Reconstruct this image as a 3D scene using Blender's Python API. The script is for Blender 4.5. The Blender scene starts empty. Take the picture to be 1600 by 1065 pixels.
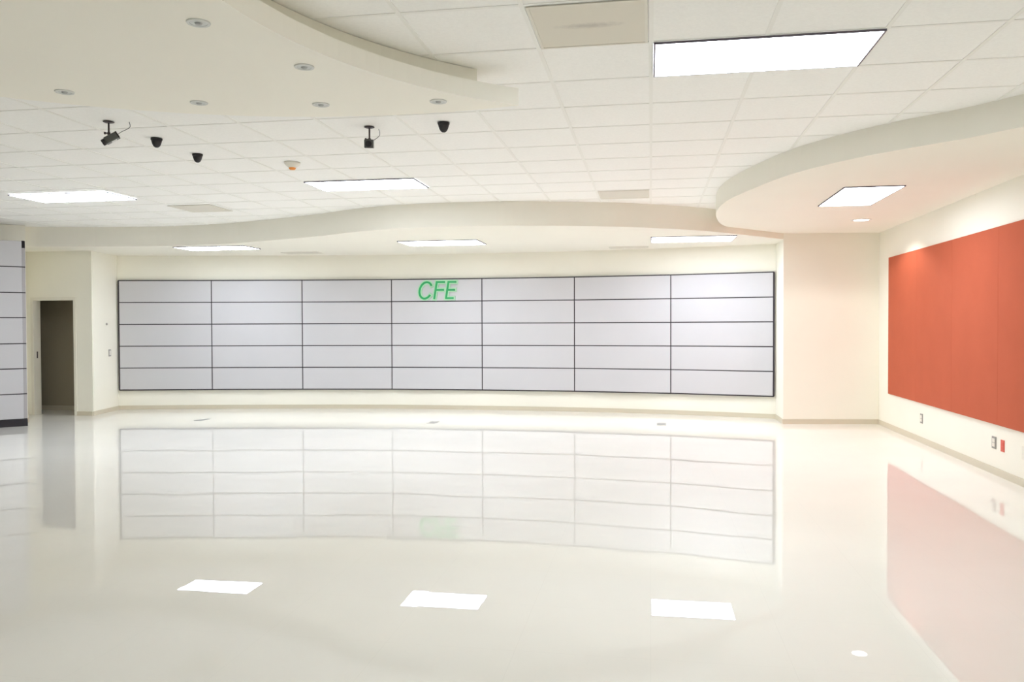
import bpy, bmesh, math
from mathutils import Vector, Matrix

SC = bpy.context.scene
COL = SC.collection
CAM_H = 1.455

# ------------------------------------------------------------------ camera, world, exposure
cam_data = bpy.data.cameras.new('camera')
cam = bpy.data.objects.new('camera', cam_data)
COL.objects.link(cam)
cam_data.sensor_width = 36.0
cam_data.sensor_fit = 'HORIZONTAL'
cam_data.lens = 1281.718 / 1600.0 * 36.0
cam_data.clip_start = 0.05
cam_data.clip_end = 100
YAW, PITCH, ROLL = 0.16724, -0.01864, 0.00339
cam.matrix_world = (Matrix.Translation((0, 0, CAM_H)) @ Matrix.Rotation(YAW, 4, 'Z') @
                    Matrix.Rotation(math.pi / 2 + PITCH, 4, 'X') @ Matrix.Rotation(-ROLL, 4, 'Z'))
SC.camera = cam

world = bpy.data.worlds.new('world')
SC.world = world
world.use_nodes = True
world.node_tree.nodes['Background'].inputs[0].default_value = (0, 0, 0, 1)
world.node_tree.nodes['Background'].inputs[1].default_value = 0

SC.view_settings.view_transform = 'Standard'
SC.view_settings.look = 'None'
SC.view_settings.gamma = 1.0
SC.view_settings.use_curve_mapping = False
SC.view_settings.exposure = 0.0
SC.cycles.diffuse_bounces = 12
SC.cycles.glossy_bounces = 4
SC.cycles.max_bounces = 14
SC.cycles.caustics_reflective = False
SC.cycles.caustics_refractive = False

TROFFER_POWER = 16.6      # radiance of the fluorescent diffusers
DOWNLIGHT_WATTS = 48.0

# ------------------------------------------------------------------ levels (metres above the floor)
Z_CEIL = 3.006
Z_MAIN = 2.705            # underside of the wavy soffit over the far wall
Z_RIGHT = 2.790           # underside of the rounded soffit on the right
Z_CLOUD0, Z_CLOUD1 = 2.805, 2.910


# ------------------------------------------------------------------ materials
def mat(name, col, rough=0.6, metal=0.0, spec=0.5, emit=None, strength=0.0, ior=None):
    m = bpy.data.materials.new(name)
    m.use_nodes = True
    b = m.node_tree.nodes['Principled BSDF']
    b.inputs['Base Color'].default_value = (*col, 1)
    b.inputs['Roughness'].default_value = rough
    b.inputs['Metallic'].default_value = metal
    b.inputs['Specular IOR Level'].default_value = spec
    if ior: b.inputs['IOR'].default_value = ior
    if emit:
        b.inputs['Emission Color'].default_value = (*emit, 1)
        b.inputs['Emission Strength'].default_value = strength
    return m


def nt(m):
    return m.node_tree.nodes, m.node_tree.links, m.node_tree.nodes['Principled BSDF']


def add_mottle(m, col, amount, scale, bump=0.0, bump_scale=200.0):
    N, L, b = nt(m)
    tc = N.new('ShaderNodeTexCoord')
    n = N.new('ShaderNodeTexNoise'); n.inputs['Scale'].default_value = scale; n.inputs['Detail'].default_value = 4
    L.new(tc.outputs['Object'], n.inputs['Vector'])
    mr = N.new('ShaderNodeMapRange')
    mr.inputs['From Min'].default_value = 0.3; mr.inputs['From Max'].default_value = 0.7
    mr.inputs['To Min'].default_value = 1 - amount; mr.inputs['To Max'].default_value = 1 + amount * .3
    L.new(n.outputs['Fac'], mr.inputs['Value'])
    v = N.new('ShaderNodeVectorMath'); v.operation = 'SCALE'
    v.inputs[0].default_value = col
    L.new(mr.outputs[0], v.inputs['Scale'])
    L.new(v.outputs[0], b.inputs['Base Color'])
    if bump:
        n2 = N.new('ShaderNodeTexNoise'); n2.inputs['Scale'].default_value = bump_scale
        L.new(tc.outputs['Object'], n2.inputs['Vector'])
        bp = N.new('ShaderNodeBump'); bp.inputs['Strength'].default_value = bump; bp.inputs['Distance'].default_value = 0.002
        L.new(n2.outputs['Fac'], bp.inputs['Height']); L.new(bp.outputs[0], b.inputs['Normal'])


WALL_C = (0.88, 0.86, 0.768)
M_wall = mat('painted_plaster', WALL_C, 0.75, spec=0.2); add_mottle(M_wall, WALL_C, 0.02, 1.3, 0.1, 150)
SOF_C = (0.87, 0.845, 0.76)
M_soffit = mat('painted_soffit', SOF_C, 0.8, spec=0.15); add_mottle(M_soffit, SOF_C, 0.015, 1.1)
TILE_C = (0.93, 0.925, 0.90)
CL_C = (0.93, 0.905, 0.825)
M_cloud = mat('painted_crescent', CL_C, 0.8, spec=0.15); add_mottle(M_cloud, CL_C, 0.015, 1.1)
M_tile = mat('mineral_ceiling_tile', TILE_C, 0.9, spec=0.1); add_mottle(M_tile, TILE_C, 0.03, 60, 0.3, 120)
M_tee = mat('ceiling_tee_bar', (0.87, 0.865, 0.83), 0.6, spec=0.2)
M_base = mat('beige_tile_skirting', (0.62, 0.565, 0.45), 0.35)
M_panel = mat('grey_wall_panel', (0.58, 0.575, 0.60), 0.45, spec=0.3); add_mottle(M_panel, (0.58, 0.575, 0.60), 0.015, 2.0)
M_joint = mat('dark_panel_joint', (0.035, 0.028, 0.035), 0.6)
M_grey_edge = mat('grey_edge_trim', (0.40, 0.385, 0.40), 0.5)
M_plinth = mat('black_plinth', (0.02, 0.017, 0.022), 0.5)
M_red = mat('red_orange_fabric', (0.50, 0.118, 0.060), 0.85, spec=0.15); add_mottle(M_red, (0.50, 0.118, 0.060), 0.04, 3.0, 0.4, 400)
M_diff = mat('lit_diffuser', (0.9, 0.9, 0.9), 0.5, emit=(0.93, 1.0, 1.11), strength=TROFFER_POWER)
M_frame = mat('dark_metal_rim', (0.16, 0.14, 0.17), 0.4, metal=0.6)
M_lamp_on = mat('lit_downlight_lens', (0.9, 0.9, 0.9), 0.4, emit=(1.0, 0.99, 0.95), strength=9.0)
M_lamp_off = mat('unlit_downlight_glass', (0.60, 0.62, 0.60), 0.35)
M_lamp_in = mat('downlight_socket', (0.40, 0.41, 0.40), 0.5)
M_ring = mat('downlight_ring', (0.66, 0.67, 0.64), 0.4)
M_ring_w = mat('white_downlight_ring', (0.82, 0.82, 0.78), 0.5)
M_black = mat('black_plastic', (0.018, 0.015, 0.018), 0.55)
M_camgrey = mat('dark_grey_camera_body', (0.085, 0.088, 0.08), 0.35)
M_silver = mat('silver_label', (0.62, 0.62, 0.60), 0.35)
M_brown = mat('dark_bronze_bracket', (0.045, 0.028, 0.028), 0.45)
M_glass = mat('camera_lens_glass', (0.01, 0.01, 0.012), 0.05)
M_cable = mat('grey_cable', (0.10, 0.11, 0.13), 0.5)
M_white = mat('white_plastic', (0.80, 0.77, 0.69), 0.4)
M_orange = mat('orange_detector_tip', (0.95, 0.35, 0.06), 0.4)
M_switch = mat('switch_plate_grey', (0.30, 0.29, 0.27), 0.4)
M_redpl = mat('red_outlet_plastic', (0.72, 0.13, 0.09), 0.4)
M_fbox = mat('floor_box_metal', (0.42, 0.42, 0.42), 0.4, metal=0.3)
M_vent = mat('beige_return_vent', (0.72, 0.68, 0.59), 0.7)
M_green = mat('green_sign_face', (0.03, 0.36, 0.12), 0.4)
M_lgreen = mat('pale_green_sign_edge', (0.42, 0.68, 0.47), 0.4)
M_doorfr = mat('cream_door_frame', (0.80, 0.77, 0.68), 0.5)
M_bounce_cut = mat('bounce_cut_slate', (0.22, 0.22, 0.21), 0.8)      # unseen end walls, dark colour put in to absorb bounced light
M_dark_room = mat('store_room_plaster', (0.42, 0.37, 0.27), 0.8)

# soot streak on the return vent
N, L, b = nt(M_vent)
tc = N.new('ShaderNodeTexCoord')
mp = N.new('ShaderNodeMapping'); mp.inputs['Location'].default_value = (0.0, 0.17, 0); mp.inputs['Scale'].default_value = (6.0, 26.0, 1)
L.new(tc.outputs['Object'], mp.inputs['Vector'])
nz = N.new('ShaderNodeTexNoise'); nz.inputs['Scale'].default_value = 30
L.new(tc.outputs['Object'], nz.inputs['Vector'])
va = N.new('ShaderNodeVectorMath'); va.operation = 'LENGTH'; L.new(mp.outputs[0], va.inputs[0])
ad = N.new('ShaderNodeMath'); ad.operation = 'ADD'; L.new(va.outputs['Value'], ad.inputs[0]); L.new(nz.outputs['Fac'], ad.inputs[1])
rp = N.new('ShaderNodeMapRange'); rp.inputs['From Min'].default_value = 0.7; rp.inputs['From Max'].default_value = 1.7
rp.inputs['To Min'].default_value = 0.55; rp.inputs['To Max'].default_value = 0.0
L.new(ad.outputs[0], rp.inputs['Value'])
mx = N.new('ShaderNodeMix'); mx.data_type = 'RGBA'
mx.inputs['A'].default_value = (0.72, 0.68, 0.59, 1); mx.inputs['B'].default_value = (0.40, 0.37, 0.33, 1)
L.new(rp.outputs[0], mx.inputs['Factor']); L.new(mx.outputs['Result'], b.inputs['Base Color'])

# polished porcelain floor: 60 cm tiles, each laid a hair out of level
FLOOR_C = (0.88, 0.865, 0.815)
M_floor = mat('polished_porcelain', FLOOR_C, 0.008, ior=1.5)
N, L, b = nt(M_floor)
tc = N.new('ShaderNodeTexCoord')
sc_ = N.new('ShaderNodeVectorMath'); sc_.operation = 'SCALE'; sc_.inputs['Scale'].default_value = 1 / 0.6
L.new(tc.outputs['Object'], sc_.inputs[0])
fl = N.new('ShaderNodeVectorMath'); fl.operation = 'FLOOR'; L.new(sc_.outputs[0], fl.inputs[0])
fr = N.new('ShaderNodeVectorMath'); fr.operation = 'FRACTION'; L.new(sc_.outputs[0], fr.inputs[0])
wn = N.new('ShaderNodeTexWhiteNoise'); wn.noise_dimensions = '3D'; L.new(fl.outputs[0], wn.inputs['Vector'])
sb = N.new('ShaderNodeVectorMath'); sb.operation = 'SUBTRACT'; L.new(wn.outputs['Color'], sb.inputs[0]); sb.inputs[1].default_value = (.5, .5, .5)
s2 = N.new('ShaderNodeVectorMath'); s2.operation = 'MULTIPLY'; L.new(sb.outputs[0], s2.inputs[0]); s2.inputs[1].default_value = (.0014, .0014, 0)
geo = N.new('ShaderNodeNewGeometry')
an = N.new('ShaderNodeVectorMath'); an.operation = 'ADD'; L.new(geo.outputs['Normal'], an.inputs[0]); L.new(s2.outputs[0], an.inputs[1])
nn = N.new('ShaderNodeVectorMath'); nn.operation = 'NORMALIZE'; L.new(an.outputs[0], nn.inputs[0])
L.new(nn.outputs[0], b.inputs['Normal'])
n1 = N.new('ShaderNodeTexNoise'); n1.inputs['Scale'].default_value = 1.2; n1.inputs['Detail'].default_value = 6
L.new(tc.outputs['Object'], n1.inputs['Vector'])
m1 = N.new('ShaderNodeMapRange'); m1.inputs['From Min'].default_value = .3; m1.inputs['From Max'].default_value = .7
m1.inputs['To Min'].default_value = .975; m1.inputs['To Max'].default_value = 1.01
L.new(n1.outputs['Fac'], m1.inputs['Value'])
sx = N.new('ShaderNodeSeparateXYZ'); L.new(fr.outputs[0], sx.inputs[0])
def edge(sock):
    a = N.new('ShaderNodeMath'); a.operation = 'SUBTRACT'; L.new(sock, a.inputs[0]); a.inputs[1].default_value = .5
    c = N.new('ShaderNodeMath'); c.operation = 'ABSOLUTE'; L.new(a.outputs[0], c.inputs[0])
    return c.outputs[0]
mxe = N.new('ShaderNodeMath'); mxe.operation = 'MAXIMUM'; L.new(edge(sx.outputs[0]), mxe.inputs[0]); L.new(edge(sx.outputs[1]), mxe.inputs[1])
ge = N.new('ShaderNodeMapRange'); ge.inputs['From Min'].default_value = .4975; ge.inputs['From Max'].default_value = .499
ge.inputs['To Min'].default_value = 1.0; ge.inputs['To Max'].default_value = 0.95
L.new(mxe.outputs[0], ge.inputs['Value'])
mm = N.new('ShaderNodeMath'); mm.operation = 'MULTIPLY'; L.new(m1.outputs[0], mm.inputs[0]); L.new(ge.outputs[0], mm.inputs[1])
vs = N.new('ShaderNodeVectorMath'); vs.operation = 'SCALE'; vs.inputs[0].default_value = FLOOR_C
L.new(mm.outputs[0], vs.inputs['Scale']); L.new(vs.outputs[0], b.inputs['Base Color'])


# ------------------------------------------------------------------ helpers
def obj(name, bm, m, parent=None, smooth=False, recalc=True):
    if recalc: bmesh.ops.recalc_face_normals(bm, faces=bm.faces[:])
    me = bpy.data.meshes.new(name)
    bm.to_mesh(me); bm.free()
    for x in (m if isinstance(m, (list, tuple)) else [m]): me.materials.append(x)
    if smooth:
        for p in me.polygons: p.use_smooth = True
    o = bpy.data.objects.new(name, me)
    COL.objects.link(o)
    if parent: o.parent = parent
    return o


def tag(o, label, cat, group=None):
    o['label'] = label; o['category'] = cat
    if group: o['group'] = group
    return o


def thing(name, label, cat, loc=(0, 0, 0), rz=0.0, group=None):
    o = bpy.data.objects.new(name, None); COL.objects.link(o)
    o.empty_display_size = .1
    o.location = loc; o.rotation_euler = (0, 0, rz)
    return tag(o, label, cat, group)


def struct(o):
    o['kind'] = 'structure'
    return o


def dup(root, loc, label, rz=None):
    r = root.copy(); COL.objects.link(r); r.location = loc; r['label'] = label
    if rz is not None: r.rotation_euler = (0, 0, rz)
    for ch in list(root.children):
        c = ch.copy(); COL.objects.link(c); c.parent = r
        for g in list(ch.children):
            d = g.copy(); COL.objects.link(d); d.parent = c
    return r


def box(bm, x0, y0, z0, x1, y1, z1, bevel=0.0, mi=0):
    before = set(bm.faces)
    v = [bm.verts.new(p) for p in ((x0, y0, z0), (x1, y0, z0), (x1, y1, z0), (x0, y1, z0),
                                   (x0, y0, z1), (x1, y0, z1), (x1, y1, z1), (x0, y1, z1))]
    fs = [bm.faces.new([v[i] for i in q]) for q in ((0, 3, 2, 1), (4, 5, 6, 7), (0, 1, 5, 4), (1, 2, 6, 5), (2, 3, 7, 6), (3, 0, 4, 7))]
    if bevel:
        es = list({e for f in fs for e in f.edges})
        bmesh.ops.bevel(bm, geom=es, offset=bevel, segments=2, affect='EDGES', profile=0.5)
    for f in bm.faces:
        if f not in before: f.material_index = mi


def prism(bm, pts, z0, z1, mi=0):
    a = [bm.verts.new((x, y, z0)) for x, y in pts]
    c = [bm.verts.new((x, y, z1)) for x, y in pts]
    n = len(pts)
    fs = [bm.faces.new(a), bm.faces.new(c[::-1])]
    for i in range(n): fs.append(bm.faces.new((a[i], a[(i + 1) % n], c[(i + 1) % n], c[i])))
    for f in fs: f.material_index = mi


def lathe(bm, prof, seg=32, mi=0, M=None):
    """prof: (radius, z) pairs; closed at both ends on the axis"""
    rings = []
    for r, z in prof:
        if r < 1e-6:
            rings.append([bm.verts.new((0, 0, z))])
        else:
            rings.append([bm.verts.new((r * math.cos(2 * math.pi * k / seg), r * math.sin(2 * math.pi * k / seg), z)) for k in range(seg)])
    fs = []
    for a, c in zip(rings, rings[1:]):
        for k in range(seg):
            k2 = (k + 1) % seg
            if len(a) == 1 and len(c) == 1: continue
            if len(a) == 1: fs.append(bm.faces.new((a[0], c[k], c[k2])))
            elif len(c) == 1: fs.append(bm.faces.new((a[k], a[k2], c[0])))
            else: fs.append(bm.faces.new((a[k], a[k2], c[k2], c[k])))
    for f in fs: f.material_index = mi
    if M is not None:
        vs = {v for r in rings for v in r}
        bmesh.ops.transform(bm, matrix=M, verts=list(vs))


def tube(bm, pts, r, seg=10, mi=0):
    pts = [Vector(p) for p in pts]
    rings = []
    for i, p in enumerate(pts):
        t = (pts[min(i + 1, len(pts) - 1)] - pts[max(i - 1, 0)]).normalized()
        u = t.cross(Vector((0.13, 0.21, 0.97)).normalized())
        if u.length < 1e-3: u = t.cross(Vector((1, 0, 0)))
        u.normalize(); w = t.cross(u)
        rings.append([bm.verts.new(p + r * (math.cos(2 * math.pi * k / seg) * u + math.sin(2 * math.pi * k / seg) * w)) for k in range(seg)])
    for a, c in zip(rings, rings[1:]):
        for k in range(seg):
            bm.faces.new((a[k], a[(k + 1) % seg], c[(k + 1) % seg], c[k])).material_index = mi
    bm.faces.new(rings[0][::-1]).material_index = mi
    bm.faces.new(rings[-1]).material_index = mi


def spline(pts, n=5):
    out = []
    P = [Vector(p) for p in pts]
    for i in range(len(P) - 1):
        p0 = P[max(i - 1, 0)]; p1 = P[i]; p2 = P[i + 1]; p3 = P[min(i + 2, len(P) - 1)]
        for k in range(n):
            t = k / n
            out.append(tuple(.5 * ((2 * p1) + (p2 - p0) * t + (2 * p0 - 5 * p1 + 4 * p2 - p3) * t * t + (3 * p1 - p0 - 3 * p2 + p3) * t ** 3)))
    out.append(tuple(P[-1]))
    return out


def offset(pts, d):
    """offset an open polyline to its left by d, mitred"""
    P = [Vector(p) for p in pts]
    ns = []
    for a, c in zip(P, P[1:]):
        t = (c - a).normalized(); ns.append(Vector((-t.y, t.x)))
    out = []
    for i, p in enumerate(P):
        if i == 0: out.append(p + ns[0] * d)
        elif i == len(P) - 1: out.append(p + ns[-1] * d)
        else:
            m = (ns[i - 1] + ns[i]); m.normalize()
            out.append(p + m * (d / max(m.dot(ns[i]), .3)))
    return [tuple(q) for q in out]


def wall_run(bm, pts, z0, z1, d, mi=0):
    """a wall of thickness |d| along pts, growing to the left (+) or right (-) of the line"""
    q = offset(pts, d)
    for i in range(len(pts) - 1):
        prism(bm, [pts[i], pts[i + 1], q[i + 1], q[i]], z0, z1, mi)
    bmesh.ops.remove_doubles(bm, verts=bm.verts[:], dist=1e-5)


# ------------------------------------------------------------------ plan of the room
# faces of the seven panel columns of the far wall
S = [(-9.205, 13.059), (-7.636, 13.404), (-6.060, 13.672), (-4.482, 13.869), (-2.864, 13.878), (-1.262, 13.818), (0.328, 13.584), (1.885, 13.184)]
S_ARC = offset(S, 0.035)                               # the plaster behind them
BACK = [(-9.035, 12.152), (-9.245, 13.085)] + spline([(-9.245, 13.085)] + S_ARC[1:-1] + [(1.915, 13.205)], 4)[1:] + [(1.92, 12.52), (3.29, 12.70)]
X_R = 3.29
REAR_Y = -4.5
LEFT = [(-12.6, 7.7), (-9.40, 11.13), (-10.24, 12.12)]

# floor
bm = bmesh.new(); box(bm, -13.2, REAR_Y - .3, -0.1, X_R + .3, 15.0, 0.0)
struct(obj('floor', bm, M_floor))

# walls
bm = bmesh.new(); wall_run(bm, BACK, 0, Z_CEIL, 0.12)
struct(obj('wall_back', bm, M_wall))
bm = bmesh.new(); wall_run(bm, LEFT, 0, Z_CEIL, 0.12)
struct(obj('wall_left', bm, M_wall))
bm = bmesh.new(); box(bm, -12.72, REAR_Y, 0, -12.6, 7.68, Z_CEIL)
struct(obj('wall_side', bm, M_bounce_cut))  # unseen wall, made dark to dim the left of the hall
bm = bmesh.new(); box(bm, X_R, REAR_Y, 0, X_R + .12, 12.70, Z_CEIL)
struct(obj('wall_right', bm, M_wall))
bm = bmesh.new(); box(bm, -12.6, REAR_Y - .12, 0, X_R + .12, REAR_Y, Z_CEIL)
struct(obj('wall_front', bm, M_bounce_cut))  # unseen wall behind the camera, made dark to hold back bounce

# wall with the doorway, and the dark room behind it
DX0, DX1, DTOP, DY, DT = -10.12, -9.345, 1.917, 12.12, 0.15
bm = bmesh.new()
box(bm, -10.24, DY, 0, DX0, DY + DT, Z_CEIL)
prism(bm, [(DX1, DY), (-9.03, DY), (-9.080, DY + DT), (DX1, DY + DT)], 0, Z_CEIL)
box(bm, DX0, DY, DTOP, DX1, DY + DT, Z_CEIL)
struct(obj('wall_doorway', bm, M_wall))
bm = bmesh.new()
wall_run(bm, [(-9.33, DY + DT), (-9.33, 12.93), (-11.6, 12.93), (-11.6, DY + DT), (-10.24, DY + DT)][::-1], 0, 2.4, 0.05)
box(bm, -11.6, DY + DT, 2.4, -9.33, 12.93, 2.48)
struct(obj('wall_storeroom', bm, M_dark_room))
bm = bmesh.new(); box(bm, -11.58, 12.915, 0, -9.335, 12.929, 0.075)
struct(obj('baseboard_storeroom', bm, M_base))

# door frame: lining, casing; strike plate on the left lining
bm = bmesh.new()
w, j = 0.05, 0.018
box(bm, DX0 - w + j, DY - .012, 0, DX0 + j, DY + .0, DTOP + w - j)
box(bm, DX1 - j, DY - .012, 0, DX1 + w * .55, DY + .0, DTOP + w - j)
box(bm, DX0 + j, DY - .012, DTOP - j, DX1 - j, DY + .0, DTOP + w - j)
box(bm, DX0, DY, 0, DX0 + j, DY + DT, DTOP)
box(bm, DX1 - j, DY, 0, DX1, DY + DT, DTOP)
box(bm, DX0 + j, DY, DTOP - j, DX1 - j, DY + DT, DTOP)
dfr = struct(obj('door_1', bm, M_doorfr))
bm = bmesh.new(); box(bm, DX0 + j, DY + .055, .94, DX0 + j + .003, DY + .08, 1.05, .001)
o = obj('strike_plate', bm, M_brown, dfr); o['label'] = 'dark metal strike plate'


# skirting tiles
def skirting(name, pts, side=-1):
    bm = bmesh.new(); wall_run(bm, pts, 0.0, 0.070, 0.011 * side)
    return struct(obj(name, bm, M_base))
skirting('baseboard_back', [(-9.03, 12.122)] + BACK[1:])
skirting('baseboard_right', [(X_R, 12.69), (X_R, REAR_Y + .02)])
skirting('baseboard_left', LEFT)
skirting('baseboard_doorway', [(-9.318, DY), (-9.032, DY)])

# ------------------------------------------------------------------ ceiling: mineral tiles in a white tee grid
GX = [-12.60, -11.98, -11.37, -10.76, -10.15, -9.53, -8.91, -8.60]
GX = [-5.443 - .60 * k for k in range(12, 0, -1)] + [-5.443, -4.877, -4.281, -3.677, -3.095, -2.480, -1.857, -1.236, -0.618, 0.004, 0.618, 1.226, 1.819, 2.381, 2.98]
GY = [3.962 - .64 * k for k in range(13, 0, -1)] + [3.962, 4.600, 5.240, 5.865, 6.480, 7.100, 7.720, 8.330, 8.930, 9.540, 10.152, 10.77, 11.39, 12.0]
bm = bmesh.new()
box(bm, -12.72, REAR_Y - .12, Z_CEIL + .004, X_R + .12, 14.6, Z_CEIL + .06)
for x in GX: box(bm, x - .012, REAR_Y, Z_CEIL, x + .012, 12.5, Z_CEIL + .008, mi=1)
for i, y in enumerate(GY):
    for x0, x1 in zip(GX, GX[1:]): box(bm, x0 + .012, y - .012, Z_CEIL + .0006, x1 - .012, y + .012, Z_CEIL + .008, mi=1)
struct(obj('ceiling', bm, [M_tile, M_tee]))

# soffits
MAIN_CURVE = spline([(-12.7, 9.2), (-11.6, 10.1), (-10.6, 10.8), (-9.6, 11.24), (-8.72, 11.49), (-7.98, 11.60), (-7.43, 11.66), (-6.90, 11.62), (-6.20, 11.47), (-5.72, 11.30), (-5.11, 11.06),
                     (-4.45, 10.75), (-3.95, 10.45), (-3.40, 10.22), (-2.95, 10.13), (-2.52, 10.10), (-2.10, 10.10), (-1.70, 10.135), (-1.22, 10.25),
                     (-.53, 10.46), (-.13, 10.65), (.28, 10.89), (.70, 11.20), (1.16, 11.67), (1.56, 12.12), (1.92, 12.53)], 4)
bm = bmesh.new()
prism(bm, MAIN_CURVE + [(2.1, 14.5), (-12.7, 14.5)], Z_MAIN, Z_CEIL + .03)
struct(obj('trim_1', bm, M_soffit))
cut = [p for p in MAIN_CURVE if p[0] > 0.97]
RIGHT_CURVE = spline([(3.32, 5.25), (2.93, 5.62), (2.49, 6.08), (2.225, 6.40), (1.88, 6.71), (1.555, 7.075), (1.235, 7.61), (1.0, 8.32), (.833, 8.99), (.770, 9.60), (.778, 10.15), (.815, 10.55), (.89, 11.05), (.985, 11.43)], 5)
bm = bmesh.new()
prism(bm, RIGHT_CURVE + cut + [(3.32, 12.73)], Z_RIGHT, Z_CEIL + .03)
struct(obj('trim_2', bm, M_soffit))


# hanging crescent ceiling: a disc with a round bite
def crescent(co, ro, cb, rb, n=72):
    co, cb = Vector(co), Vector(cb)
    d = (cb - co).length; a = (ro * ro - rb * rb + d * d) / (2 * d); h = math.sqrt(ro * ro - a * a)
    ex = (cb - co).normalized(); ey = Vector((-ex.y, ex.x))
    t1 = co + ex * a + ey * h; t2 = co + ex * a - ey * h          # the two horns
    a1 = math.atan2(t1.y - co.y, t1.x - co.x); a2 = math.atan2(t2.y - co.y, t2.x - co.x)
    while a2 < a1: a2 += 2 * math.pi
    pts = [(co.x + ro * math.cos(a1 + (a2 - a1) * k / n), co.y + ro * math.sin(a1 + (a2 - a1) * k / n)) for k in range(n + 1)]
    b2 = math.atan2(t2.y - cb.y, t2.x - cb.x); b1 = math.atan2(t1.y - cb.y, t1.x - cb.x)
    while b1 > b2: b1 -= 2 * math.pi
    pts += [(cb.x + rb * math.cos(b2 + (b1 - b2) * k / n), cb.y + rb * math.sin(b2 + (b1 - b2) * k / n)) for k in range(1, n)]
    return pts
cl = thing('ceiling_cloud', 'crescent-shaped cream plaster ceiling panel hanging below the tiles at upper left', 'ceiling panel', (0, 0, Z_CLOUD0))
bm = bmesh.new(); prism(bm, crescent((-1.557, 1.718), 3.365, (.701, 3.055), 2.452), 0, Z_CLOUD1 - Z_CLOUD0)
obj('slab', bm, M_cloud, cl)
bm = bmesh.new(); prism(bm, crescent((-1.557, 1.718), 3.215, (.777, 2.937), 2.664), Z_CLOUD1 - Z_CLOUD0, Z_CEIL - Z_CLOUD0)
obj('upper_tier', bm, M_soffit, cl)


# ------------------------------------------------------------------ the big grey panel wall
pw = thing('panel_wall', 'wide curved wall covering of light grey panels in dark framing on the far wall', 'wall panels', (-3.6, 13.6, .349))
ZB, ZT = .349, 2.268
def loc_off(o, root):
    for v in o.data.vertices: v.co -= root.location
bm = bmesh.new()
wall_run(bm, offset(S, -0.004), ZB - .0, ZT + .0, 0.032)
F = offset(S, -0.012)
wall_run(bm, F, ZT - .010, ZT + .010, 0.040)
wall_run(bm, F, ZB - .012, ZB + .010, 0.040)
for e in (0, -1):
    a = Vector(F[e]); c = Vector(F[1] if e == 0 else F[-2]); t = (c - a).normalized() * .026
    wall_run(bm, [tuple(a - t * .3), tuple(a + t)] if e == 0 else [tuple(a + t), tuple(a - t * .3)], ZB, ZT, 0.040)
o = obj('frame', bm, M_joint, pw); loc_off(o, pw)
for k in range(7):
    a, c = Vector(S[k]), Vector(S[k + 1]); t = (c - a).normalized()
    g = .009
    p, q = a + t * g * (1.8 if k == 0 else 1), c - t * g * (1.8 if k == 6 else 1)
    nrm = Vector((t.y, -t.x))
    for r in range(5):
        z0 = ZB + (ZT - ZB) * r / 5 + .008; z1 = ZB + (ZT - ZB) * (r + 1) / 5 - .008
        bm = bmesh.new()
        prism(bm, [tuple(p + nrm * .014), tuple(q + nrm * .014), tuple(q - nrm * .002), tuple(p - nrm * .002)], z0, z1)
        es = [e for e in bm.edges]
        bmesh.ops.bevel(bm, geom=es, offset=.002, segments=1, affect='EDGES')
        o = obj('panel', bm, M_panel, pw); loc_off(o, pw)

# ------------------------------------------------------------------ the grey panelled partition at the left edge
A = Vector((-9.075, 10.735)); dr = Vector((-.68, -.73)).normalized()
pl = thing('panelled_partition', 'tall grey panelled partition with black plinth at the left edge of the room', 'partition', (A.x, A.y, 0), math.atan2(dr.y, dr.x))
ROWS = [.105, .476, .848, 1.216, 1.598, 1.965, 2.342, 2.727]
W_P = 1.61
# local x runs away from the free end, local y is towards the camera side when positive
bm = bmesh.new(); box(bm, .0, -.055, .09, 2 * W_P + .02, -.012, 2.722)
obj('backing_frame', bm, M_joint, pl)
for c_ in range(2):
    for r in range(7):
        x0 = .045 if c_ == 0 else W_P + .008
        x1 = W_P - .004 if c_ == 0 else 2 * W_P
        bm = bmesh.new(); box(bm, x0, -.02, ROWS[r] + .008, x1, .004, ROWS[r + 1] - .008, .002)
        obj('panel', bm, M_panel, pl)
for r in range(7):
    bm = bmesh.new(); box(bm, .0, -.055, ROWS[r] + .008, .043, -.006, min(ROWS[r + 1] - .008, 2.62), .002)
    o = obj('edge_trim', bm, M_grey_edge, pl); o['label'] = 'darker grey end strip'
bm = bmesh.new(); box(bm, -.004, -.05, .0, 2 * W_P + .02, .0, .098, .003)
obj('plinth', bm, M_plinth, pl)
bm = bmesh.new(); box(bm, .004, -.05, 2.60, .04, -.012, 2.727); obj('end_cap', bm, M_plinth, pl)


# ------------------------------------------------------------------ red-orange wall board
rb = thing('wall_board', 'large red-orange fabric board covering most of the right wall', 'wall board', (X_R, 12.15, .49))
y = 12.15
RB_Z = (.487, 2.38)
while y > 7.8:
    y2 = y - 1.22
    bm = bmesh.new(); box(bm, -.022, y2 - 12.15 + .0008, 0, 0, y - 12.15 - .0008, RB_Z[1] - RB_Z[0], .0015)
    obj('fabric_panel', bm, M_red, rb)
    y = y2


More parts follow.
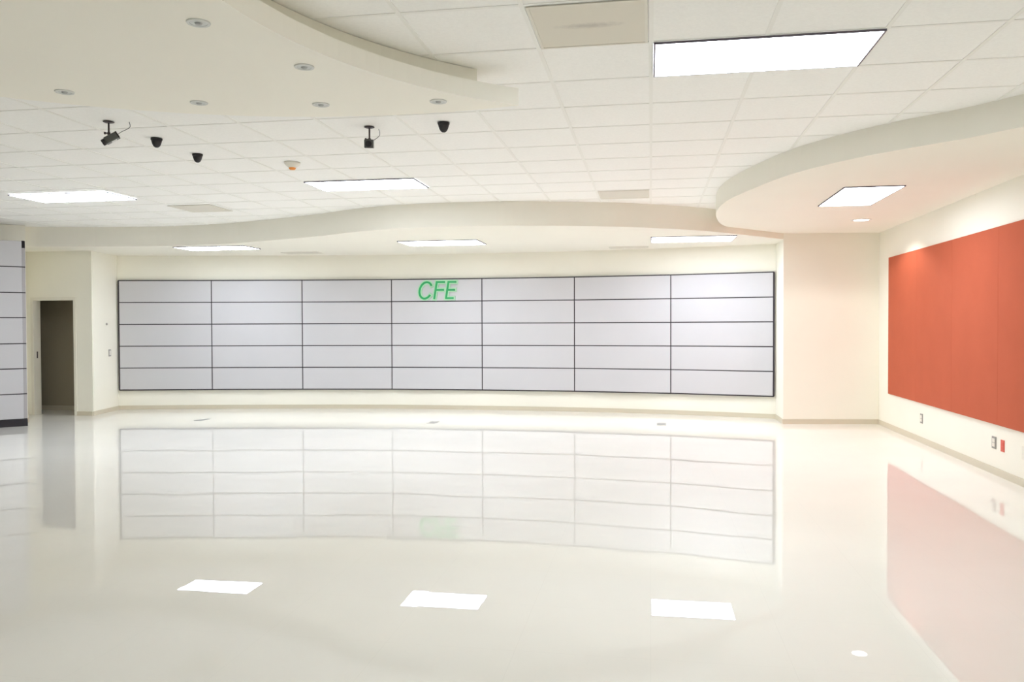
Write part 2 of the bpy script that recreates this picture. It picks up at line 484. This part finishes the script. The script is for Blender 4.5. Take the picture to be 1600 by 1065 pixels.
# ------------------------------------------------------------------ fluorescent troffers
def troffer(x0, y0, x1, y1, z, label):
    t = thing('ceiling_light', label, 'ceiling light', ((x0 + x1) / 2, (y0 + y1) / 2, z), 0, 'recessed fluorescent ceiling lights')
    hx, hy = (x1 - x0) / 2, (y1 - y0) / 2
    f, p = .011, .012
    bm = bmesh.new()
    box(bm, -hx, -hy, -p, -hx + f, hy, 0); box(bm, hx - f, -hy, -p, hx, hy, 0)
    box(bm, -hx + f, -hy, -p, hx - f, -hy + f * .5, 0); box(bm, -hx + f, hy - f * .5, -p, hx - f, hy, 0)
    obj('frame', bm, M_frame, t)
    bm = bmesh.new(); box(bm, -hx + f, -hy + f * .5, -p + .002, hx - f, hy - f * .5, -.001)
    obj('diffuser', bm, M_diff, t)
    return t
troffer(.018, 4.60, 1.224, 5.20, Z_CEIL, 'large bright rectangular ceiling light nearest the camera at upper right')
troffer(-3.665, 8.33, -2.445, 8.92, Z_CEIL, 'bright rectangular ceiling light in the tile grid behind the orange-tipped smoke detector')
troffer(-7.405, 8.50, -6.145, 9.09, Z_CEIL, 'bright rectangular ceiling light in the tile grid farthest left')
troffer(-7.37, 11.79, -6.175, 12.35, Z_MAIN, 'slim bright ceiling light in the wavy soffit over the leftmost wall panels')
troffer(-3.68, 11.65, -2.475, 12.35, Z_MAIN, 'slim bright ceiling light in the wavy soffit above the green letter sign')
troffer(.007, 11.81, 1.19, 12.54, Z_MAIN, 'slim bright ceiling light in the wavy soffit at its right end')
troffer(1.853, 8.41, 2.417, 9.68, Z_RIGHT, 'bright ceiling light set lengthwise in the rounded soffit on the right')

# two unseen troffers added behind the camera as fill light
troffer(.018, -3.0, 1.224, -2.40, Z_CEIL, 'added rectangular fill light, unseen behind the camera on the right')
troffer(-3.665, -3.0, -2.445, -2.40, Z_CEIL, 'added rectangular fill light, unseen behind the camera on the left')


# ------------------------------------------------------------------ downlights
def downlight(x, y, z, label, lit, r=.052):
    t = thing('downlight', label, 'downlight', (x, y, z), 0, None if lit else 'unlit downlights in the crescent ceiling panel')
    bm = bmesh.new()
    lathe(bm, [(r * .72, -.001), (r * .74, -.005), (r * .97, -.006), (r, -.003), (r, .0), (r * .72, 0), (r * .72, -.001)], 36)
    obj('trim_ring', bm, M_ring_w if lit else M_ring, t)
    bm = bmesh.new(); lathe(bm, [(0, -.0035), (r * .7, -.0035), (r * .73, -.0005), (0, -.0005)], 32)
    obj('lens', bm, M_lamp_on if lit else M_lamp_off, t)
    if not lit:
        bm = bmesh.new(); lathe(bm, [(0, -.012), (r * .25, -.010), (r * .34, -.0036), (0, -.0036)], 20)
        obj('bulb', bm, M_lamp_in, t)
    return t
UNLIT = [((-1.978, 3.385), 'unlit round downlight nearest the camera in the crescent ceiling panel'),
         ((-1.775, 4.053), 'unlit round downlight in the crescent ceiling panel, nearest its curved inner edge'),
         ((-3.312, 4.237), 'unlit round downlight farthest left in the crescent ceiling panel'),
         ((-2.681, 4.585), 'unlit round downlight along the crescent panel far edge, nearest the two left dome cameras'),
         ((-1.977, 4.756), 'unlit round downlight along the crescent panel far edge, in the middle of three'),
         ((-1.257, 4.815), 'unlit round downlight nearest the pointed tip of the crescent panel')]
d0 = downlight(*UNLIT[0][0], Z_CLOUD0, UNLIT[0][1], False)
for p, lb in UNLIT[1:]: dup(d0, (*p, Z_CLOUD0), lb)
dl = downlight(2.655, 11.10, Z_RIGHT, 'lit round downlight in the rounded soffit, washing the red-orange board', True, .125)
sp = bpy.data.lights.new('downlight_beam', 'SPOT')
sp.energy = DOWNLIGHT_WATTS; sp.spot_size = math.radians(136); sp.spot_blend = .3; sp.shadow_soft_size = .06; sp.color = (1, .98, .93)
so = bpy.data.objects.new('downlight_beam', sp); COL.objects.link(so); so.parent = dl; so.location = (0, 0, -.02)


# ------------------------------------------------------------------ vents
def vent(name, x0, y0, x1, y1, z, label, m=None, slats=0):
    t = thing(name, label, 'vent', ((x0 + x1) / 2, (y0 + y1) / 2, z))
    hx, hy = (x1 - x0) / 2, (y1 - y0) / 2
    bm = bmesh.new(); f = .014
    box(bm, -hx, -hy, -.006, -hx + f, hy, 0); box(bm, hx - f, -hy, -.006, hx, hy, 0)
    box(bm, -hx + f, -hy, -.006, hx - f, -hy + f, 0); box(bm, -hx + f, hy - f, -.006, hx - f, hy, 0)
    obj('frame', bm, M_vent_f, t)
    bm = bmesh.new()
    box(bm, -hx + f, -hy + f, -.003, hx - f, hy - f, -.0005)
    if slats:
        for k in range(slats):
            yy = -hy + f + (k + .5) * (2 * hy - 2 * f) / slats
            box(bm, -hx + f, yy - .006, -.0045, hx - f, yy + .006, -.003)
    obj('grille', bm, m or M_vent_p, t)
    return t
M_vent_f = mat('vent_frame_beige', (0.74, 0.71, 0.63), 0.6)
M_vent_p = mat('vent_grille_beige', (0.76, 0.73, 0.66), 0.7)
vent('ceiling_vent', -.600, 3.978, -.014, 4.585, Z_CEIL, 'large beige ceiling vent panel with a sooty streak, beside the nearest ceiling light', M_vent)
vent('ceiling_vent', -.600, 9.55, -.014, 10.14, Z_CEIL, 'beige ceiling vent in the tiles right where the wavy soffit begins', None, 12)
vent('ceiling_vent', -6.105, 9.66, -5.52, 10.25, Z_CEIL, 'beige ceiling vent in the tiles to the left, beyond the far left ceiling light', None, 12)
vent('soffit_vent', -6.15, 13.02, -5.50, 13.30, Z_MAIN, 'slim vent in the wavy soffit between its left and middle lights', None, 5)
vent('soffit_vent', -.655, 13.17, -.03, 13.47, Z_MAIN, 'slim vent in the wavy soffit just left of its right-end light', None, 5)


# ------------------------------------------------------------------ dome cameras
def dome(x, y, label):
    t = thing('dome_camera', label, 'security camera', (x, y, Z_CEIL), 0, 'black dome cameras on the tile ceiling')
    bm = bmesh.new(); lathe(bm, [(0, 0), (.046, 0), (.046, -.010), (.044, -.014), (0, -.014)], 32)
    obj('mount_ring', bm, M_black, t, True)
    bm = bmesh.new(); lathe(bm, [(0, -.012), (.043, -.012), (.038, -.032), (.032, -.050), (.024, -.064), (.014, -.072), (0, -.075)], 32)
    obj('dome', bm, M_black, t, True)
    return t
dm = dome(-4.014, 6.21, 'black dome camera hanging just right of the angled box camera')
dup(dm, (-4.02, 6.84, Z_CEIL), 'black dome camera farthest from the crescent panel, left of the smoke detector')
dup(dm, (-1.557, 6.12, Z_CEIL), 'black dome camera alone on the right, just beyond the crescent panel tip')

# smoke detector
sd = thing('smoke_detector', 'small white smoke detector with orange tip on the tile ceiling', 'smoke detector', (-3.344, 7.345, Z_CEIL))
bm = bmesh.new(); lathe(bm, [(0, 0), (.074, 0), (.074, -.012), (.066, -.024), (.045, -.040), (.034, -.050), (0, -.050)], 36)
obj('base', bm, M_white, sd, True)
bm = bmesh.new(); lathe(bm, [(0, -.0495), (.033, -.0495), (.032, -.058), (.024, -.067), (0, -.070)], 28)
obj('sensor_tip', bm, M_orange, sd, True)['label'] = 'orange tip'


# ------------------------------------------------------------------ box cameras on ceiling stems
def box_camera(x, y, label, direction, body_c, drop, cable_end, L_=.098, W_=.060, H_=.052, knob=True):
    """direction: horizontal-ish unit vector from the rear to the lens; body_c: centre of the body, local"""
    t = thing('box_camera', label, 'security camera', (x, y, Z_CEIL), 0)
    bm = bmesh.new(); lathe(bm, [(0, 0), (.040, 0), (.040, -.003), (.030, -.007), (.010, -.009), (0, -.009)], 28)
    obj('mount_plate', bm, M_brown, t, True)
    bm = bmesh.new(); tube(bm, [(0, 0, -.006), (0, 0, -drop)], .0065, 12)
    lathe(bm, [(0, .012), (.011, .009), (.012, 0), (.011, -.009), (0, -.012)], 16, M=Matrix.Translation((0, 0, -drop + .004)))
    obj('stem', bm, M_brown, t, True)
    if knob:
        bm = bmesh.new(); tube(bm, [(0, 0, -drop + .006), (-.024, -.002, -drop + .008)], .004, 8)
        lathe(bm, [(0, 0), (.009, 0), (.010, .010), (0, .011)], 14, M=Matrix.Translation((-.024, -.002, -drop + .008)) @ Matrix.Rotation(-math.pi / 2, 4, 'Y'))
        obj('knob', bm, M_brown, t)
    d = Vector(direction).normalized()
    s = d.cross(Vector((0, 0, 1))).normalized(); u = s.cross(d)
    R = Matrix((s, d, u)).transposed().to_4x4()
    T = Matrix.Translation(body_c) @ R
    bm = bmesh.new(); box(bm, -W_ / 2, -L_ / 2, -H_ / 2, W_ / 2, L_ / 2, H_ / 2, .006)
    bmesh.ops.transform(bm, matrix=T, verts=bm.verts[:])
    bd = obj('body', bm, M_camgrey, t)
    bm = bmesh.new(); box(bm, -W_ * .34, -L_ * .30, -H_ / 2 - .0015, W_ * .34, L_ * .12, -H_ / 2 + .001, .0005)
    bmesh.ops.transform(bm, matrix=T, verts=bm.verts[:])
    obj('label_plate', bm, M_silver, bd)['label'] = 'silver label'
    bm = bmesh.new(); box(bm, -W_ * .51, -L_ / 2 - .008, -H_ * .51, W_ * .51, -L_ / 2 + .004, H_ * .51, .004)
    bmesh.ops.transform(bm, matrix=T, verts=bm.verts[:])
    obj('rear_cover', bm, M_black, bd)
    bm = bmesh.new(); lathe(bm, [(0, 0), (.024, 0), (.025, .018), (.022, .026), (.018, .022), (0, .020)], 24,
                            M=T @ Matrix.Translation((0, L_ / 2 - .001, 0)) @ Matrix.Rotation(-math.pi / 2, 4, 'X'))
    obj('lens_barrel', bm, M_black, t, True)
    c0 = Vector(body_c) - d * (L_ / 2 + .004) + u * .004
    ce = Vector(cable_end)
    m1 = c0 - d * .035 + Vector((0, 0, .004)); m2 = Vector((ce.x + .004, ce.y, (ce.z + c0.z) / 2 + .004))
    pts = [tuple(Vector((p[0], p[1], p[2]))) for p in spline3([c0, m1, m2, ce])]
    bm = bmesh.new(); tube(bm, pts, .0024, 8); obj('cable', bm, M_cable, t, True)
    return t


def spline3(P, n=8):
    out = []
    for i in range(len(P) - 1):
        p0 = P[max(i - 1, 0)]; p1 = P[i]; p2 = P[i + 1]; p3 = P[min(i + 2, len(P) - 1)]
        for k in range(n):
            t = k / n
            out.append(.5 * ((2 * p1) + (p2 - p0) * t + (2 * p0 - 5 * p1 + 4 * p2 - p3) * t * t + (3 * p1 - p0 - 3 * p2 + p3) * t ** 3))
    out.append(P[-1])
    return out
box_camera(-4.04, 5.64, 'dark grey box camera on ceiling stem, tilted sideways, with curling cable', (-.70, -.40, -.52),
           (.012, .012, -.122), .092, (.150, .03, -.001))
box_camera(-2.16, 6.15, 'dark box camera on ceiling stem facing forward, straight beside its thin cable', (.27, -.93, -.20),
           (0, -.01, -.132), .102, (.052, .07, -.001), W_=.070, H_=.066)

# ------------------------------------------------------------------ sign on the panel wall: C F E
sg = thing('wall_sign', 'green slanted letter sign with pale green edging on the grey panel wall', 'sign', (-3.64, 13.86, 2.075))
PXM = .001215           # metres per unit of the lettering grid
face = Vector(S[4]) - Vector(S[3]); ang = math.atan2(face.y, face.x)
sg.rotation_euler = (0, 0, ang)
def L2(x, y): return ((x - 762) * PXM, (470 - y) * PXM)
def stroke_mesh(bm, line, hw, y0, y1, cap=None):
    P = [Vector(L2(*p)) for p in line]; h = hw * PXM; ex = (cap if cap is not None else hw) * PXM
    P[0] = P[0] - (P[1] - P[0]).normalized() * ex; P[-1] = P[-1] + (P[-1] - P[-2]).normalized() * ex
    l = offset([tuple(p) for p in P], h); r = offset([tuple(p) for p in P], -h)
    n = len(P)
    for i in range(n - 1):
        q = [l[i], l[i + 1], r[i + 1], r[i]]
        a = [bm.verts.new((x, y0, z)) for x, z in q]; c = [bm.verts.new((x, y1, z)) for x, z in q]
        bm.faces.new(a); bm.faces.new(c[::-1])
        for k in range(4): bm.faces.new((a[k], a[(k + 1) % 4], c[(k + 1) % 4], c[k]))
def C_line():
    out = []
    for k in range(25):
        th = math.radians(38 + (322 - 38) * k / 24)
        dy = 117 * math.sin(th); out.append((588 + .16 * dy + 90 * math.cos(th), 472 - dy))
    return out
LET = {'letter_c': [C_line()],
       'letter_f': [[(714, 589), (752, 355)], [(752, 355), (862, 355)], [(736, 466), (846, 466)]],
       'letter_e': [[(886, 586), (922, 355)], [(922, 355), (1028, 355)], [(904, 467), (1008, 467)], [(886, 586), (986, 586)]]}
for nm, lines in LET.items():
    bm = bmesh.new()
    for i, ln in enumerate(lines): stroke_mesh(bm, ln, 31 - (.3 * i), -.034 + .0004 * i, -.002)
    ob_ = obj(nm, bm, M_lgreen, sg)
    bm = bmesh.new()
    for i, ln in enumerate(lines): stroke_mesh(bm, ln, 14 - (.2 * i), -.042 + .0004 * i, -.030, cap=10)
    o = obj('letter_face', bm, M_green, ob_); o['label'] = 'deep green letter face'

# ------------------------------------------------------------------ switches and outlets
def plate(name, label, cat, loc, rz, w, h, m_plate, m_in, parts=('rocker',), group=None):
    """local -y looks into the room"""
    t = thing(name, label, cat, loc, rz, group)
    bm = bmesh.new(); box(bm, -w / 2, -.008, -h / 2, w / 2, 0, h / 2, .002)
    obj('cover_plate', bm, m_plate, t)
    n = len(parts)
    for i, p in enumerate(parts):
        hh = h * .72 / n; zc = (i - (n - 1) / 2) * hh
        bm = bmesh.new(); box(bm, -w * .30, -.0115, zc - hh * .44, w * .30, -.007, zc + hh * .44, .001)
        obj(p, bm, m_in, t)
    return t
a = Vector(BACK[0]); c = Vector(BACK[1]); tt = (c - a).normalized()
def facet(d, z):
    p = a + tt * d
    return (p.x, p.y, z)
rzf = math.atan2(tt.y, tt.x)
plate('light_switch', 'small grey-edged light switch left of the panel wall', 'switch', facet(.61, 1.012), rzf, .085, .120, M_switch, M_white, ('rocker',))
t = thing('wall_sensor', 'tiny dark round sensor on the wall above the light switch', 'sensor', facet(.50, 1.507), rzf)
bm = bmesh.new(); lathe(bm, [(0, 0), (.022, 0), (.020, .012), (.010, .018), (0, .018)], 20, M=Matrix.Rotation(math.pi / 2, 4, 'X')); obj('sensor_body', bm, M_switch, t, True)
rr = -math.pi / 2
plate('wall_outlet', 'small white wall outlet below the red-orange board, nearest the far corner', 'outlet', (X_R, 10.765, .298), rr, .085, .118, M_switch, M_white, ('socket', 'socket'))
plate('wall_outlet', 'white wall outlet with grey rim directly left of the red outlet', 'outlet', (X_R, 8.605, .307), rr, .092, .118, M_switch, M_white, ('socket', 'socket'))
plate('red_outlet', 'red wall outlet below the red-orange board', 'outlet', (X_R, 8.408, .302), rr, .075, .112, M_redpl, M_redpl, ('socket', 'socket'))
plate('wall_outlet', 'pale wall outlet at the right edge of the photo', 'outlet', (X_R, 7.955, .300), rr, .080, .115, M_white, M_white, ('socket', 'socket'))


# ------------------------------------------------------------------ floor boxes
def floor_box(x, y, label):
    t = thing('floor_box', label, 'floor outlet', (x, y, 0), 0, 'flush floor boxes before the panel wall')
    bm = bmesh.new(); box(bm, -.065, -.13, 0, .065, .13, .004, .0015); obj('cover', bm, M_fbox, t)
    bm = bmesh.new(); box(bm, -.045, -.10, .0035, .045, .10, .006, .001); obj('lid', bm, M_fbox, t)
    return t
fb = floor_box(-6.92, 11.83, 'small grey floor box farthest left, near the panel wall')
dup(fb, (-3.235, 11.98, 0), 'small grey floor box in the middle, in front of the green sign')
dup(fb, (.16, 12.23, 0), 'small grey floor box farthest right, near the panel wall')
